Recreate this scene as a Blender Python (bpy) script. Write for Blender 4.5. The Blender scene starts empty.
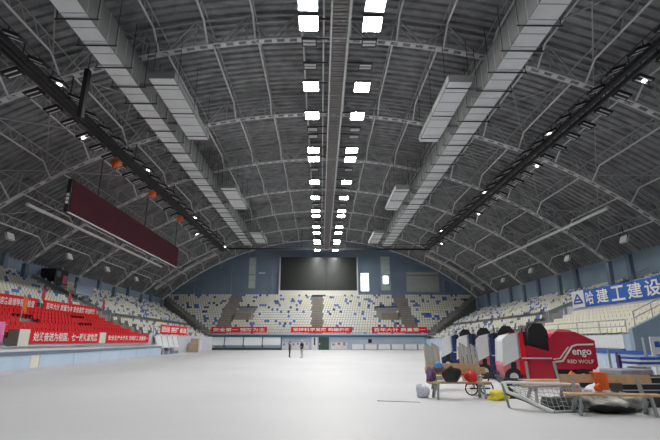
import bpy, math, random
from mathutils import Vector, Matrix
R=random.Random(7)
S=bpy.context.scene; COL=S.collection
# ---------------------------------------------------------------- camera numbers
YAW=math.radians(1.17); PIT=math.radians(15.38); FPX=440.0; CH=1.7
FV=Vector((math.sin(YAW)*math.cos(PIT),math.cos(YAW)*math.cos(PIT),math.sin(PIT)))
RV=Vector((math.cos(YAW),-math.sin(YAW),0)); UV=RV.cross(FV)
CAM=Vector((0,0,CH))
def at(px,py,ax,val):
    d=FV*FPX+RV*(px-330)+UV*(220-py); i='xyz'.index(ax)
    return CAM+d*((val-CAM[i])/d[i])
def proj(p):
    d=Vector(p)-CAM; z=d.dot(FV)
    return (330+FPX*d.dot(RV)/z, 220-FPX*d.dot(UV)/z, z) if z>0.1 else (-999,-999,z)
# ---------------------------------------------------------------- materials
def mat(name,col,rough=.6,metal=0,noise=0,nscale=4,bump=0,emit=0,spec=.5,trans=0,alpha=1):
    m=bpy.data.materials.new(name); m.use_nodes=True; nt=m.node_tree; b=nt.nodes['Principled BSDF']
    c=(*col,1)
    b.inputs['Base Color'].default_value=c; b.inputs['Roughness'].default_value=rough
    b.inputs['Metallic'].default_value=metal; b.inputs['Specular IOR Level'].default_value=spec
    if trans: b.inputs['Transmission Weight'].default_value=trans
    if emit:
        b.inputs['Emission Color'].default_value=c; b.inputs['Emission Strength'].default_value=emit
    if noise or bump:
        tc=nt.nodes.new('ShaderNodeTexCoord'); n=nt.nodes.new('ShaderNodeTexNoise')
        n.inputs['Scale'].default_value=nscale; n.inputs['Detail'].default_value=4
        nt.links.new(tc.outputs['Object'],n.inputs['Vector'])
        if noise:
            r=nt.nodes.new('ShaderNodeMapRange'); r.inputs[1].default_value=.3; r.inputs[2].default_value=.7
            r.inputs[3].default_value=1-noise; r.inputs[4].default_value=1+noise
            x=nt.nodes.new('ShaderNodeVectorMath'); x.operation='SCALE'; x.inputs[0].default_value=col
            nt.links.new(n.outputs[0],r.inputs[0]); nt.links.new(r.outputs[0],x.inputs['Scale']); nt.links.new(x.outputs[0],b.inputs['Base Color'])
        if bump:
            u=nt.nodes.new('ShaderNodeBump'); u.inputs['Strength'].default_value=bump; u.inputs['Distance'].default_value=.05
            nt.links.new(n.outputs[0],u.inputs['Height']); nt.links.new(u.outputs[0],b.inputs['Normal'])
    return m
M={}
def D(k,*a,**kw): M[k]=mat(k,*a,**kw)
D('ice',(.62,.63,.65),.55,noise=.06,nscale=.15,bump=.05,spec=.5)
D('deck',(.26,.265,.27),.75,noise=.3,nscale=.9)
D('steel',(.40,.41,.41),.55,noise=.1,nscale=2)
D('steel_light',(.72,.73,.73),.5,noise=.08,nscale=2)
D('steel_dark',(.035,.036,.04),.5,noise=.1)
D('black',(.015,.015,.017),.5,noise=.1)
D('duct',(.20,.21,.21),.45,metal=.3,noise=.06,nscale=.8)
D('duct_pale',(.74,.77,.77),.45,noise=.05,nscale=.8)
D('grate',(.25,.24,.23),.6,noise=.1)
D('lamp_on',(1,.98,.95),emit=70)
D('spot_on',(1,.97,.92),emit=14)
D('lamp_frame',(.10,.11,.12),.5,noise=.1)
D('slot',(.75,.75,.73),.4,noise=.05)
D('wallblue',(.20,.27,.36),.7,noise=.08,nscale=.3)
D('wallside',(.30,.40,.50),.7,noise=.08,nscale=.3)
D('wallpanel',(.42,.46,.44),.6,noise=.05,nscale=.5)
D('wallfront',(.45,.55,.66),.6,noise=.05,nscale=.6)
D('wallgrey',(.58,.60,.66),.6,noise=.05,nscale=.6)
D('concrete',(.30,.30,.29),.8,noise=.12,nscale=1.5)
D('concrete_brown',(.26,.23,.19),.8,noise=.12,nscale=1.5)
D('cream',(.84,.82,.68),.5,noise=.03)
D('white_seat',(.82,.84,.84),.5,noise=.03)
D('blue_seat',(.09,.22,.60),.5,noise=.05)
D('navy_seat',(.05,.08,.20),.5,noise=.05)
D('red_seat',(.70,.012,.02),.55,noise=.05,spec=.15)
D('red',(.78,.02,.03),.7,noise=.05,nscale=3,spec=.15)
D('red_paint',(.56,.02,.05),.25,noise=.03)
D('pink_paint',(.80,.20,.26),.25,noise=.03)
D('white',(.82,.83,.84),.5,noise=.03)
D('white_panel',(.78,.82,.84),.4,noise=.03)
D('lettering',(.9,.9,.88),.6)
D('board_blue',(.52,.66,.80),.4,noise=.04,nscale=.8)
D('board_dark',(.16,.20,.28),.5,noise=.05)
D('board_cream',(.80,.78,.70),.5,noise=.03)
D('navy',(.02,.04,.16),.4,noise=.05)
D('blue',(.03,.10,.42),.4,noise=.05)
D('blue_banner',(.02,.13,.55),.6,noise=.06,nscale=2)
D('teal',(.05,.13,.19),.5,noise=.05)
D('green',(.05,.09,.07),.6,noise=.08)
D('screen',(.022,.030,.026),.3,noise=.1)
D('maroon',(.05,.012,.018),.8,noise=.06,nscale=.6,spec=.1)
D('wood',(.60,.40,.22),.55,noise=.15,nscale=6)
D('leg_grey',(.36,.40,.40),.5,noise=.06)
D('glass',(.55,.65,.62),.2,noise=.1,nscale=1)
D('daylight',(.9,.95,1),emit=2.2)
D('orange',(.90,.16,.03),.7,noise=.08)
D('yellow',(.85,.72,.05),.6,noise=.12,nscale=8)
D('bagwhite',(.72,.74,.82),.5,noise=.12,nscale=9)
D('bagred',(.75,.03,.03),.5,noise=.12,nscale=9)
D('bagblack',(.02,.02,.02),.6,noise=.2,nscale=9)
D('helmet_blue',(.10,.28,.65),.3,noise=.03)
D('purple',(.22,.12,.30),.7,noise=.1)
D('rubber',(.02,.02,.022),.7,noise=.1)
D('fuzz',(.10,.10,.11),.95,noise=.5,nscale=30,bump=.8)
D('tarp',(.46,.46,.44),.7,noise=.75,nscale=3.5,bump=.5)
D('net',(.50,.52,.50),.7,noise=.1)
D('padgrey',(.33,.35,.40),.6,noise=.08)
D('pink',(.85,.22,.50),.6,noise=.05)
D('flagred',(.65,.03,.06),.7,noise=.1)
D('skin',(.55,.36,.27),.6,noise=.05)
D('cloth_dark',(.03,.03,.04),.8,noise=.1)
D('cloth_grey',(.40,.42,.44),.8,noise=.1)
D('poster',(.74,.72,.74),.6,noise=.06,nscale=2)
D('posterdark',(.28,.26,.30),.6,noise=.1,nscale=2)
D('cardboard',(.55,.42,.28),.7,noise=.1)
# ---------------------------------------------------------------- mesh builder
class MB:
    def __init__(s): s.v=[]; s.f=[]; s.m=[]; s.mi=0
    def add(s,vs,fs):
        n=len(s.v); s.v+= [tuple(v) for v in vs]; s.f+=[tuple(i+n for i in f) for f in fs]; s.m+=[s.mi]*len(fs); return s
    def box(s,c,d,rot=None):
        x,y,z=[k/2 for k in d]; vs=[Vector((a*x,b*y,e*z)) for a in(-1,1) for b in(-1,1) for e in(-1,1)]
        if rot is not None: vs=[rot@v for v in vs]
        c=Vector(c)
        return s.add([v+c for v in vs],[(0,1,3,2),(4,6,7,5),(0,4,5,1),(2,3,7,6),(0,2,6,4),(1,5,7,3)])
    def b2(s,a,b): # box from corners
        return s.box([(p+q)/2 for p,q in zip(a,b)],[abs(q-p) for p,q in zip(a,b)])
    def bar(s,a,b,w,h=None,up=(0,0,1)):
        a=Vector(a);b=Vector(b);h=h or w;d=b-a;L=d.length
        if L<1e-6:return s
        d/=L;u=Vector(up)
        if abs(d.dot(u))>.98:u=Vector((1,0,0))
        x=d.cross(u).normalized();z=x.cross(d)
        vs=[p+x*(i*w/2)+z*(j*h/2) for p in(a,b) for i,j in((-1,-1),(1,-1),(1,1),(-1,1))]
        return s.add(vs,[(0,1,2,3),(7,6,5,4),(0,4,5,1),(1,5,6,2),(2,6,7,3),(3,7,4,0)])
    def tube(s,pts,r,n=6,cap=True):
        pts=[Vector(p) for p in pts];k=len(pts);vs=[];
        rr=r if isinstance(r,(list,tuple)) else [r]*k
        for i,p in enumerate(pts):
            d=(pts[min(i+1,k-1)]-pts[max(i-1,0)]).normalized()
            u=Vector((0,0,1)) if abs(d.z)<.95 else Vector((1,0,0))
            x=d.cross(u).normalized();z=x.cross(d)
            vs+=[p+x*(rr[i]*math.cos(2*math.pi*j/n))+z*(rr[i]*math.sin(2*math.pi*j/n)) for j in range(n)]
        fs=[(i*n+j,i*n+(j+1)%n,(i+1)*n+(j+1)%n,(i+1)*n+j) for i in range(k-1) for j in range(n)]
        if cap: fs+=[tuple(range(n))[::-1],tuple(range((k-1)*n,k*n))]
        return s.add(vs,fs)
    def prism(s,poly,axis,a,b): # poly 2D in the two other axes, extruded along axis
        i='xyz'.index(axis);vs=[]
        for t in(a,b):
            for p in poly:
                q=list(p);q.insert(i,t);vs.append(q)
        n=len(poly)
        return s.add(vs,[tuple(range(n)),tuple(range(2*n-1,n-1,-1))]+[(j,(j+1)%n,n+(j+1)%n,n+j) for j in range(n)])
    def quad(s,*p): return s.add(p,[(0,1,2,3)])
    def lump(s,c,d,seed=0,amp=.18,nu=14,nv=9):
        rr=random.Random(seed);ph=[(rr.uniform(1,5),rr.uniform(0,6),rr.uniform(1,4),rr.uniform(0,6)) for _ in range(5)]
        vs=[];fs=[]
        for j in range(nv+1):
            t=math.pi*j/nv
            for i in range(nu):
                p=2*math.pi*i/nu
                k=1+amp*sum(math.sin(round(a)*p+b)*math.sin(round(e)*t+f) for a,b,e,f in ph)/1.6
                z=math.cos(t)*k
                vs.append((c[0]+d[0]/2*math.sin(t)*math.cos(p)*k,c[1]+d[1]/2*math.sin(t)*math.sin(p)*k,c[2]+d[2]/2*max(z,-.85)))
        fs=[(j*nu+i,(j+1)*nu+i,(j+1)*nu+(i+1)%nu,j*nu+(i+1)%nu) for j in range(nv) for i in range(nu)]
        return s.add(vs,fs)
    def build(s,name,mats,parent=None,smooth=False,bevel=0):
        off=Vector((0,0,0));q=parent
        while q is not None: off+=q.location;q=q.parent
        me=bpy.data.meshes.new(name);me.from_pydata([tuple(Vector(v)-off) for v in s.v],[],s.f)
        for m in (mats if isinstance(mats,(list,tuple)) else [mats]): me.materials.append(M[m])
        me.polygons.foreach_set('material_index',s.m);
        if smooth: me.polygons.foreach_set('use_smooth',[True]*len(s.f))
        me.update();o=bpy.data.objects.new(name,me);COL.objects.link(o)
        if parent is not None:o.parent=parent
        if bevel:
            b=o.modifiers.new('b','BEVEL');b.width=bevel;b.segments=2;b.limit_method='ANGLE'
        return o
def tag(o,label,cat,group=None,kind=None):
    o['label']=label;o['category']=cat
    if group:o['group']=group
    if kind:o['kind']=kind
    return o
def thing(name,label,cat,loc=(0,0,0),group=None):
    o=bpy.data.objects.new(name,None);o.empty_display_size=.2;COL.objects.link(o);o.location=loc
    return tag(o,label,cat,group)
def struct(o): o['kind']='structure';return o
def dup(root,loc,label=None,rz=None,group=None):
    r=root.copy();COL.objects.link(r);r.location=loc
    if rz is not None:r.rotation_euler=(0,0,rz)
    if label:r['label']=label
    if group:r['group']=group
    for ch in list(root.children):
        c=ch.copy();COL.objects.link(c);c.parent=r
        for g in list(ch.children):
            d=g.copy();COL.objects.link(d);d.parent=c
    return r
def text(body,mats,parent,org,rt,up,w,h,off=.02,name='lettering'):
    """lettering stretched to w x h, lower-left corner at org, running along rt, up along up"""
    cu=bpy.data.curves.new('t','FONT');cu.body=body;cu.resolution_u=2;cu.offset=.018;to=bpy.data.objects.new('t',cu);COL.objects.link(to)
    bpy.context.view_layer.update()
    me=bpy.data.meshes.new_from_object(to.evaluated_get(bpy.context.evaluated_depsgraph_get()))
    xs=[v.co.x for v in me.vertices];ys=[v.co.y for v in me.vertices]
    x0,x1,y0,y1=min(xs),max(xs),min(ys),max(ys);rt=Vector(rt).normalized();up=Vector(up).normalized();nn=rt.cross(up);org=Vector(org)
    b=MB();b.add([org+rt*((v.co.x-x0)/(x1-x0)*w)+up*((v.co.y-y0)/(y1-y0)*h)+nn*off for v in me.vertices],[tuple(p.vertices) for p in me.polygons])
    bpy.data.objects.remove(to);bpy.data.curves.remove(cu);bpy.data.meshes.remove(me)
    return b.build(name,mats,parent)
def ordn(n):
    W=['','first','second','third','fourth','fifth','sixth','seventh','eighth','ninth','tenth','eleventh','twelfth']
    if n<13:return W[n]
    return '%d%s'%(n,'th' if 10<=n%100<=20 else {1:'st',2:'nd',3:'rd'}.get(n%10,'th'))
# ================================================================= SHELL
CX=.3; YB,YE=-16.,110.; XW=39.
def chord(x): return 1.7+23.1-(54-math.sqrt(54**2-(x-CX)**2))
def roof(x): return 1.7+25.4-(58-math.sqrt(58**2-(x-CX)**2))
b=MB();b.b2((-41,YB-1,-.3),(41,YE+1,0));struct(b.build('floor','ice'))
b=MB() # corrugated deck
NX=44;prof=[];y=YB
while y<YE:
    prof+=[(y,0),(y+.30,0),(y+.38,.2),(y+.72,.2)];y+=.80
prof.append((YE,0));xs=[-XW+2*XW*i/NX for i in range(NX+1)]
vs=[(x,p[0],roof(x)+p[1]) for p in prof for x in xs];n=NX+1
b.add(vs,[(j*n+i,j*n+i+1,(j+1)*n+i+1,(j+1)*n+i) for j in range(len(prof)-1) for i in range(NX)])
b.add([(x,yy,roof(x)+.4) for yy in(YB,YE) for x in xs],[(i,i+1,n+i+1,n+i) for i in range(NX)])
struct(b.build('ceiling','deck'))
for sg,nm in((-1,'left'),(1,'right')):
    b=MB();b.b2((sg*XW,YB,0),(sg*(XW+.3),YE,14.2))
    struct(b.build('wall_'+nm,'wallside'))
    b=MB()
    for yy in range(6,110,12):b.b2((sg*(XW-.5),yy-.35,0),(sg*XW,yy+.35,12.3))
    struct(b.build('trim_1' if sg<0 else 'trim_2','wallblue'))
poly=[(-XW,0),(XW,0)]+[(x,roof(x)+.1) for x in xs[::-1]]
b=MB();b.prism(poly,'y',YE,YE+.3);we=struct(b.build('wall_front','wallblue'))
b=MB();b.prism(poly,'y',YB-.3,YB);struct(b.build('wall_back','wallblue'))
b=MB()
for px in(195,231,272,391,443):
    p=at(px,270,'y',YE);b.b2((p.x-.3,YE-.35,0),(p.x+.3,YE,min(20,roof(p.x)-.4)))
for z in(17.5,):b.b2((-30,YE-.15,z),(30,YE,z+.25))
struct(b.build('trim_3','wallblue'))
# windows of the far wall
def rect(px0,py0,px1,py1,y):
    a=at(px0,py1,'y',y);c=at(px1,py0,'y',y);return a.x,c.x,a.z,c.z
def endpanel(name,r,m,t=.12,frame=None):
    x0,x1,z0,z1=r;b=MB();b.b2((x0,YE-t,z0),(x1,YE,z1));o=b.build(name,m)
    if frame:
        f=MB()
        for q in((x0-.12,z0-.12,x1+.12,z0),(x0-.12,z1,x1+.12,z1+.12),(x0-.12,z0,x0,z1),(x1,z0,x1+.12,z1)):f.b2((q[0],YE-t-.06,q[1]),(q[2],YE,q[3]))
        k=int((z1-z0)/1.6)
        for i in range(1,k):
            zz=z0+(z1-z0)*i/k;f.b2((x0,YE-t-.05,zz-.05),(x1,YE-t,zz+.05))
        f.build('window_frame',frame,o)
    return o
struct(endpanel('window_1',rect(248.5,258,256,288,YE),'glass',frame='wallpanel'))
struct(endpanel('window_2',rect(381.5,257,389,290,YE),'glass',frame='wallpanel'))
struct(endpanel('window_3',rect(361,273.5,368.5,291,YE),'daylight',frame='wallpanel'))
struct(endpanel('window_4',rect(383,276,388,284,YE-.13),'daylight',t=.3,frame='wallpanel'))
struct(endpanel('trim_4',rect(407,272,438,292,YE),'wallpanel'))
# big screen
x0,x1,z0,z1=rect(280,257.5,356.5,290.5,YE-.6)
t=thing('video_screen','huge black video screen on the far end wall above the end stand','screen',((x0+x1)/2,YE-.3,z0))
b=MB();b.b2((x0,YE-.6,z0),(x1,YE-.02,z1));b.build('casing','black',t)
for i in range(2):
    b=MB();xa=x0+(x1-x0)*(.0 if i==0 else .6)+.08;xb=x0+(x1-x0)*(.6 if i==0 else 1)-.08
    b.b2((xa,YE-.68,z0+.1),(xb,YE-.6,z1-.1));b.build('display_panel','screen',t)
b=MB();b.b2((x0-.3,YE-.8,z0),(x0,YE,z1));b.b2((x1,YE-.8,z0),(x1+.3,YE,z1));b.build('side_frame','wallgrey',t)
b=MB();b.b2((x0-.3,YE-.9,z0-1.05),(x1+.3,YE-.02,z0));b.build('base_ledge','board_cream',t)
for i,(px,py) in enumerate(((262,273),(286,241),(307,237.5),(354,241))):
    p=at(px,py,'y',YE-.3);b=MB();b.b2((p.x-.8,YE-.3,p.z-.12),(p.x+.8,YE-.02,p.z+.12))
    tag(b.build('wall_lamp','white'),'thin white strip lamp on the far wall, '+['beside the tall glass strip','higher up, outermost over the screen','highest, close to the lamp rows','on the window side of the lamp rows'][i],'lamp','strip lamps on the far wall')
# ================================================================= ROOF STEEL
SP=12.0;TY=[5.9+SP*i for i in range(9)]
def make_truss(y0):
    t=thing('roof_truss','','roof truss',(CX,y0,0))
    XS=[-36+72*i/36+0 for i in range(37)]
    b=MB()
    for dy in(-.24,.24): b.tube([(x,y0+dy,chord(x)) for x in XS],.065,5)
    for i in range(36):
        for k in(0,.5):
            x=XS[i]+2*k;xx=XS[i]+2*k+.42
            b.bar((x,y0,chord(x)-.02),(xx,y0,chord(xx)-.02),.44,.06)
    b.build('lower_chord','steel_light',t)
    b=MB()
    for dy in(-.35,.35): b.tube([(x,y0+dy,min(roof(x)-.25,chord(x)+2.5)) for x in XS],.07,5)
    b.build('upper_chord','steel',t)
    b=MB()
    for i in range(36):
        x0,x1=XS[i],XS[i+1];up=lambda x:min(roof(x)-.25,chord(x)+2.5)
        for dy in(-1,1):
            a=(x0,y0+.24*dy,chord(x0));c=(x1,y0+.35*dy,up(x1)) 
            if i%2: a=(x0,y0+.35*dy,up(x0));c=(x1,y0+.24*dy,chord(x1))
            b.bar(a,c,.09)
        if i%2==0:b.bar((x1,y0,chord(x1)),(x1,y0,up(x1)),.08)
    b.build('web_member','steel',t)
    for sg in(-1,1):
        b=MB();b.box((sg*36.0,y0,chord(sg*36)/2+.0),(.5,.6,chord(sg*36)));b.build('support_post','wallblue',t)
        b=MB() # horizontal bracing beside the truss at both flanks
        for k in range(3):
            xa=sg*(14+7*k)+CX;xb=sg*(17.5+7*k)+CX;xc=sg*(21+7*k)+CX;f=lambda x:chord(x)+1.2
            b.bar((xa,y0,f(xa)),(xb,y0+6,f(xb)),.08);b.bar((xb,y0+6,f(xb)),(xc,y0,f(xc)),.08)
            if y0+12<104:b.bar((xa,y0+12,f(xa)),(xb,y0+6,f(xb)),.08);b.bar((xb,y0+6,f(xb)),(xc,y0+12,f(xc)),.08)
        b.build('wind_brace','steel',t)
    return t
T0=make_truss(TY[1])
desc={1:'closest to the camera, overhead',2:'second one out',3:'third one out',4:'fourth one out',5:'fifth one out',6:'sixth one out',7:'seventh one out',8:'last one before the blue gable wall'}
T0['label']='arched grey steel roof truss with slotted lower chord, '+desc[1];T0['group']='arched roof trusses'
for i in range(2,9):dup(T0,(CX,TY[i],0),'arched grey steel roof truss with slotted lower chord, '+desc[i])
# longitudinal ties
def make_tie(xo,lab):
    t=thing('roof_tie',lab,'roof tie',(xo,12,0),'lengthwise roof ties')
    ch=chord(xo);up=min(roof(xo)-.2,ch+2.3);mid=ch+.55*(up-ch);b=MB();w=MB()
    for y0 in TY[:-1]:
        b.tube([(xo,y0,ch+.05),(xo,y0+1.6,mid),(xo,y0+SP-1.6,mid),(xo,y0+SP,ch+.05)],.085,5)
        n=6
        for k in range(n):
            ya=y0+1.6+(SP-3.2)*k/n;yb=y0+1.6+(SP-3.2)*(k+1)/n;ym=(ya+yb)/2
            w.bar((xo,ya,mid),(xo,ym,up),.06);w.bar((xo,ym,up),(xo,yb,mid),.06)
    b.build('lower_pipe','steel_light',t)
    w.tube([(xo,TY[0],up),(xo,TY[-1],up)],.06,5);w.build('upper_lattice','steel',t)
offs=[1.9,5.6,9.3,13,16.6,20.2,23.8,27.4,31,34.3]
for k,o_ in enumerate(offs):
    for sg in(-1,1):
        make_tie(CX+sg*o_,'cranked grey roof tie pipe, %s from the ridge on the %s side'%(ordn(k+1),'maroon scoreboard' if sg<0 else 'blue banner'))
# wind bracing pipes + long side pipes
for sg,l in((-1,'maroon scoreboard'),(1,'blue banner')):
    t=thing('long_pipe','long straight pale pipe hung lengthwise over the stand on the %s side'%l,'pipe',(sg*29,42,14.7))
    b=MB();b.tube([(sg*29,42,14.7),(sg*29,80,14.7)],.17,10);b.build('tube','steel_light',t)
    b=MB()
    for y0 in TY[4:7]:b.bar((sg*29,y0,14.7),(sg*29,y0,chord(sg*29)+.1),.05)
    b.build('hanger','steel',t)
    b=MB();xa,xb=(27.3,37.2)
    t=thing('arch_tube','thick pale arched tube dropping to the eaves at the end wall, %s side'%l,'tube',(sg*xa,100,0))
    pts=[(sg*(24+13*k/6),99.5,roof(24+13*k/6)-1.1) for k in range(7)]
    b.tube(pts,.42,10);b.build('tube','steel_light',t)
    b=MB()
    for q in range(6):
        a=Vector(pts[q]);c=Vector(pts[q+1]);b.bar(a+Vector((0,0,-1.1)),c+Vector((0,0,-1.1)),.1);b.bar(a,a+Vector((0,0,-1.1)),.08);b.bar(a+Vector((0,0,-1.1)),c,.08)
    b.build('bracing','steel',t)
# centre catwalk
CWX=1.25;CWZ=1.7+21.3
t=thing('ridge_catwalk','narrow grated catwalk hung along the ridge between the two lamp rows','catwalk',(CWX,0,CWZ))
b=MB()
yy=0.
while yy<106:
    b.b2((CWX-.55,yy,CWZ),(CWX+.55,yy+.16,CWZ+.05));yy+=.34
b.build('deck_grating','grate',t)
b=MB()
for dx in(-.62,.62):b.bar((CWX+dx,0,CWZ+.02),(CWX+dx,106,CWZ+.02),.12,.16)
b.build('side_beam','steel_light',t)
b=MB()
for dx in(-.62,.62):
    for z in(.55,1.05):b.tube([(CWX+dx,0,CWZ+z),(CWX+dx,106,CWZ+z)],.025,4)
    for k in range(0,106,2):b.bar((CWX+dx,k,CWZ),(CWX+dx,k,CWZ+1.05),.04)
b.build('handrail','steel',t)
b=MB()
for y0 in TY[1:]:
    if y0<106:
        for dx in(-.62,.62):b.bar((CWX+dx,y0,CWZ),(CWX+dx,y0,chord(CWX)+.1),.05)
b.build('hanger','steel',t)
t=thing('conduit_pipe','thin pale conduit running beside the ridge catwalk on the scoreboard side','pipe',(CWX-1.15,0,CWZ))
b=MB();b.tube([(CWX-1.15,0,CWZ+.7),(CWX-1.15,105,CWZ+.7)],.07,6);b.build('tube','steel_light',t)
for k in range(2,105,6):
    b=MB();b.bar((CWX-1.15,k,CWZ+.7),(CWX-.62,k,CWZ+.1),.04);b.build('bracket','steel',t)
# high bay lamps
def depth(py,h,px=330):
    p=at(px,py,'z',CH+h);return p.y
LITY=[3,24,87,116,150.4,159.4,182.3,198,211.3,216.3,227,233,241,243.7,250.3,254.5]
OFFY=[43.5,67,130,137,170,190,205,222]
LZ=1.7+21.1;LXO=2.2
def make_lamp(lit):
    t=thing('high_bay_lamp','','lamp',(0,0,0))
    w,l=(.62,.72) if lit else (.5,.36)
    b=MB();b.b2((-w-.06,-l-.06,.0),(w+.06,-l,.2));b.b2((-w-.06,l,.0),(w+.06,l+.06,.2));b.b2((-w-.06,-l,.0),(-w,l,.2));b.b2((w,-l,.0),(w+.06,l,.2));b.b2((-w,-l,.12),(w,l,.2))
    b.build('housing','lamp_frame',t)
    if lit:
        b=MB();b.b2((-w,-l,.02),(w,l,.08));b.build('diffuser','lamp_on',t)
    else:
        for dy in(-.19,.19):
            b=MB();b.b2((-w+.04,dy-.1,.02),(w-.04,dy+.1,.09));b.build('lamp_tube','slot',t)
    b=MB();b.bar((0,0,.2),(0,0,.42),.08);b.bar((0,0,.4),(1.45,0,.4),.08);b.build('bracket_arm','steel_dark',t)
    return t
rows=[(CWX-LXO,'scoreboard side',0),(CWX+LXO,'blue banner side',math.pi)]
LON=make_lamp(True);LOF=make_lamp(False);uon=uof=False
back=[17,9,0]
for rx,rl,rz in rows:
    ds=sorted([min(107.5,depth(q,21.1)) for q in LITY[:-1]])
    for k,d in enumerate(ds):
        lab='glowing square lamp by the ridge catwalk, %s lit one on the %s'%(ordn(k+1),rl)
        if not uon: uon=True;LON.location=(rx,d,LZ);LON.rotation_euler=(0,0,rz);LON['label']=lab;LON['group']='lit high bay lamps'
        else: dup(LON,(rx,d,LZ),lab,rz)
    for k,d in enumerate(back):
        dup(LON,(rx,d,LZ),'glowing square lamp above the camera position, %s back on the %s'%(ordn(k+1),rl),rz)
    for k,q in enumerate(sorted([depth(q,21.1) for q in OFFY])):
        lab='unlit two-tube lamp by the ridge catwalk, %s dark one on the %s'%(ordn(k+1),rl)
        if not uof: uof=True;LOF.location=(rx,q,LZ);LOF.rotation_euler=(0,0,rz);LOF['label']=lab;LOF['group']='unlit high bay lamps'
        else: dup(LOF,(rx,q,LZ),lab,rz)
# ducts
def make_duct(xi,xo,lab,side):
    z0,z1=1.7+18.4,1.7+20.5;sg=1 if xi>0 else -1;xm=(xi+xo)/2
    t=thing('air_duct','large square silver air duct running lengthwise under the roof, '+lab,'duct',(xm,0,z0),'main air ducts')
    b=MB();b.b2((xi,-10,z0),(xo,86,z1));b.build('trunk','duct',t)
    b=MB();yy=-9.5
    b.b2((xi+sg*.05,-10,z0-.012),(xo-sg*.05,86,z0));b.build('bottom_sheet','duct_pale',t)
    while yy<86:
        b=MB();b.b2((xi-sg*.03,yy-.03,z0-.04),(xo+sg*.03,yy+.03,z1+.03));yy+=1.25
        b.build('seam_flange','steel',t)
    yy=-9
    while yy<86:
        b=MB();b.bar((xi-sg*.5,yy,z0-.08),(xo+sg*.5,yy,z0-.08),.07)
        for x in(xi-sg*.4,xo+sg*.4):b.bar((x,yy,z0-.08),(x,yy,min(chord(x)+.6,z0+3.6)),.035)
        yy+=2.4
        b.build('hanger','steel_dark',t)
    return xm,z0,z1
make_duct(-13.7,-15.3,'on the maroon scoreboard side',-1)
make_duct(12.2,14.0,'on the blue banner side',1)
def make_diffuser(xa,xb,y0,y1,xd,lab):
    z0,z1=1.7+18.2,1.7+18.75
    t=thing('duct_outlet_box',lab,'air outlet',((xa+xb)/2,y0,z0),'outlet boxes beside the ducts')
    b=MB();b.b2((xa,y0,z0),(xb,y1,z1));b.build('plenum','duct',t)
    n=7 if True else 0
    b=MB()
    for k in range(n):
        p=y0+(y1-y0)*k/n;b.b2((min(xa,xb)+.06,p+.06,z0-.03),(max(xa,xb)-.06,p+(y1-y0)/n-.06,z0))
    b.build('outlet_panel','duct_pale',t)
    for k in(.2,.8):
        b=MB();p=y0+(y1-y0)*k;b.b2((xb,p-.5,z0+.25),(xd,p+.5,z1-.05));b.build('branch_duct','duct',t)
    for p in(y0+.8,(y0+y1)/2,y1-.8):
        b=MB();b.bar((xa,p,z0-.07),(xb,p,z0-.07),.06)
        for x in(xa,xb):b.bar((x,p,z0-.07),(x,p,chord(x)+.4),.03)
        b.build('hanger','steel_dark',t)
for k,(a,c) in enumerate(((28.,38.),(51.5,60.5),(74.5,83.5))):
    make_diffuser(-10.6,-12.5,a,c,-13.7,'pale slatted outlet box beside the scoreboard side duct, %s one out'%ordn(k+1))
    make_diffuser(9.2,11.0,a,c,12.2,'pale slatted outlet box beside the banner side duct, %s one out'%ordn(k+1))
# lighting tracks
def make_track(x,z,lab,y0=14,y1=87.5):
    t=thing('lighting_catwalk','black lighting catwalk hung lengthwise over the stand edge, '+lab,'catwalk',(x,y0,z),'side lighting catwalks')
    b=MB();b.b2((x-.30,y0,z),(x-.02,y1,z+.1))
    for dx in(-.42,.42):b.bar((x+dx,y0,z),(x+dx,y1,z),.14,.3)
    b.build('walkway','steel_dark',t)
    b=MB()
    for dx in(-.42,.42):
        for h in(.5,1.):b.tube([(x+dx,y0,z+h),(x+dx,y1,z+h)],.035,5)
        k=y0
        while k<y1:b.bar((x+dx,k,z),(x+dx,k,z+1),.05);k+=1.5
    b.build('handrail','steel_dark',t)
    for y_ in TY[1:]:
        if y0<y_<y1:
            for dx in(-.42,.42):
                b=MB();b.bar((x+dx,y_,z),(x+dx,y_,chord(x+dx)+.1),.08);b.build('hanger','steel_dark',t)
TRK=[(-19.4,1.7+17.4,'scoreboard side'),(21.6,1.7+18.2,'blue banner side')]
for x,z,l in TRK:make_track(x,z,'on the '+l)
b=MB();z=1.7+17.9
t=thing('cross_catwalk','dark crosswise catwalk joining the side lighting catwalks before the end wall','catwalk',(0,87.5,z))
b.b2((-19.8,87.2,z),(22,88,z+.12));b.bar((-19.8,87.1,z),(22,87.1,z),.12,.35);b.build('walkway','steel_dark',t)
b=MB()
for h in(.5,1.):b.tube([(-19.8,87.2,z+h),(22,87.2,z+h)],.035,5)
for k in range(-19,22,2):b.bar((k,87.2,z),(k,87.2,z+1),.05)
b.build('handrail','steel_dark',t)
for k in(-12,-4,5,14):
    b=MB();b.bar((k,88,z),(k,90,chord(k)),.06);b.build('hanger','steel_dark',t)
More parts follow.
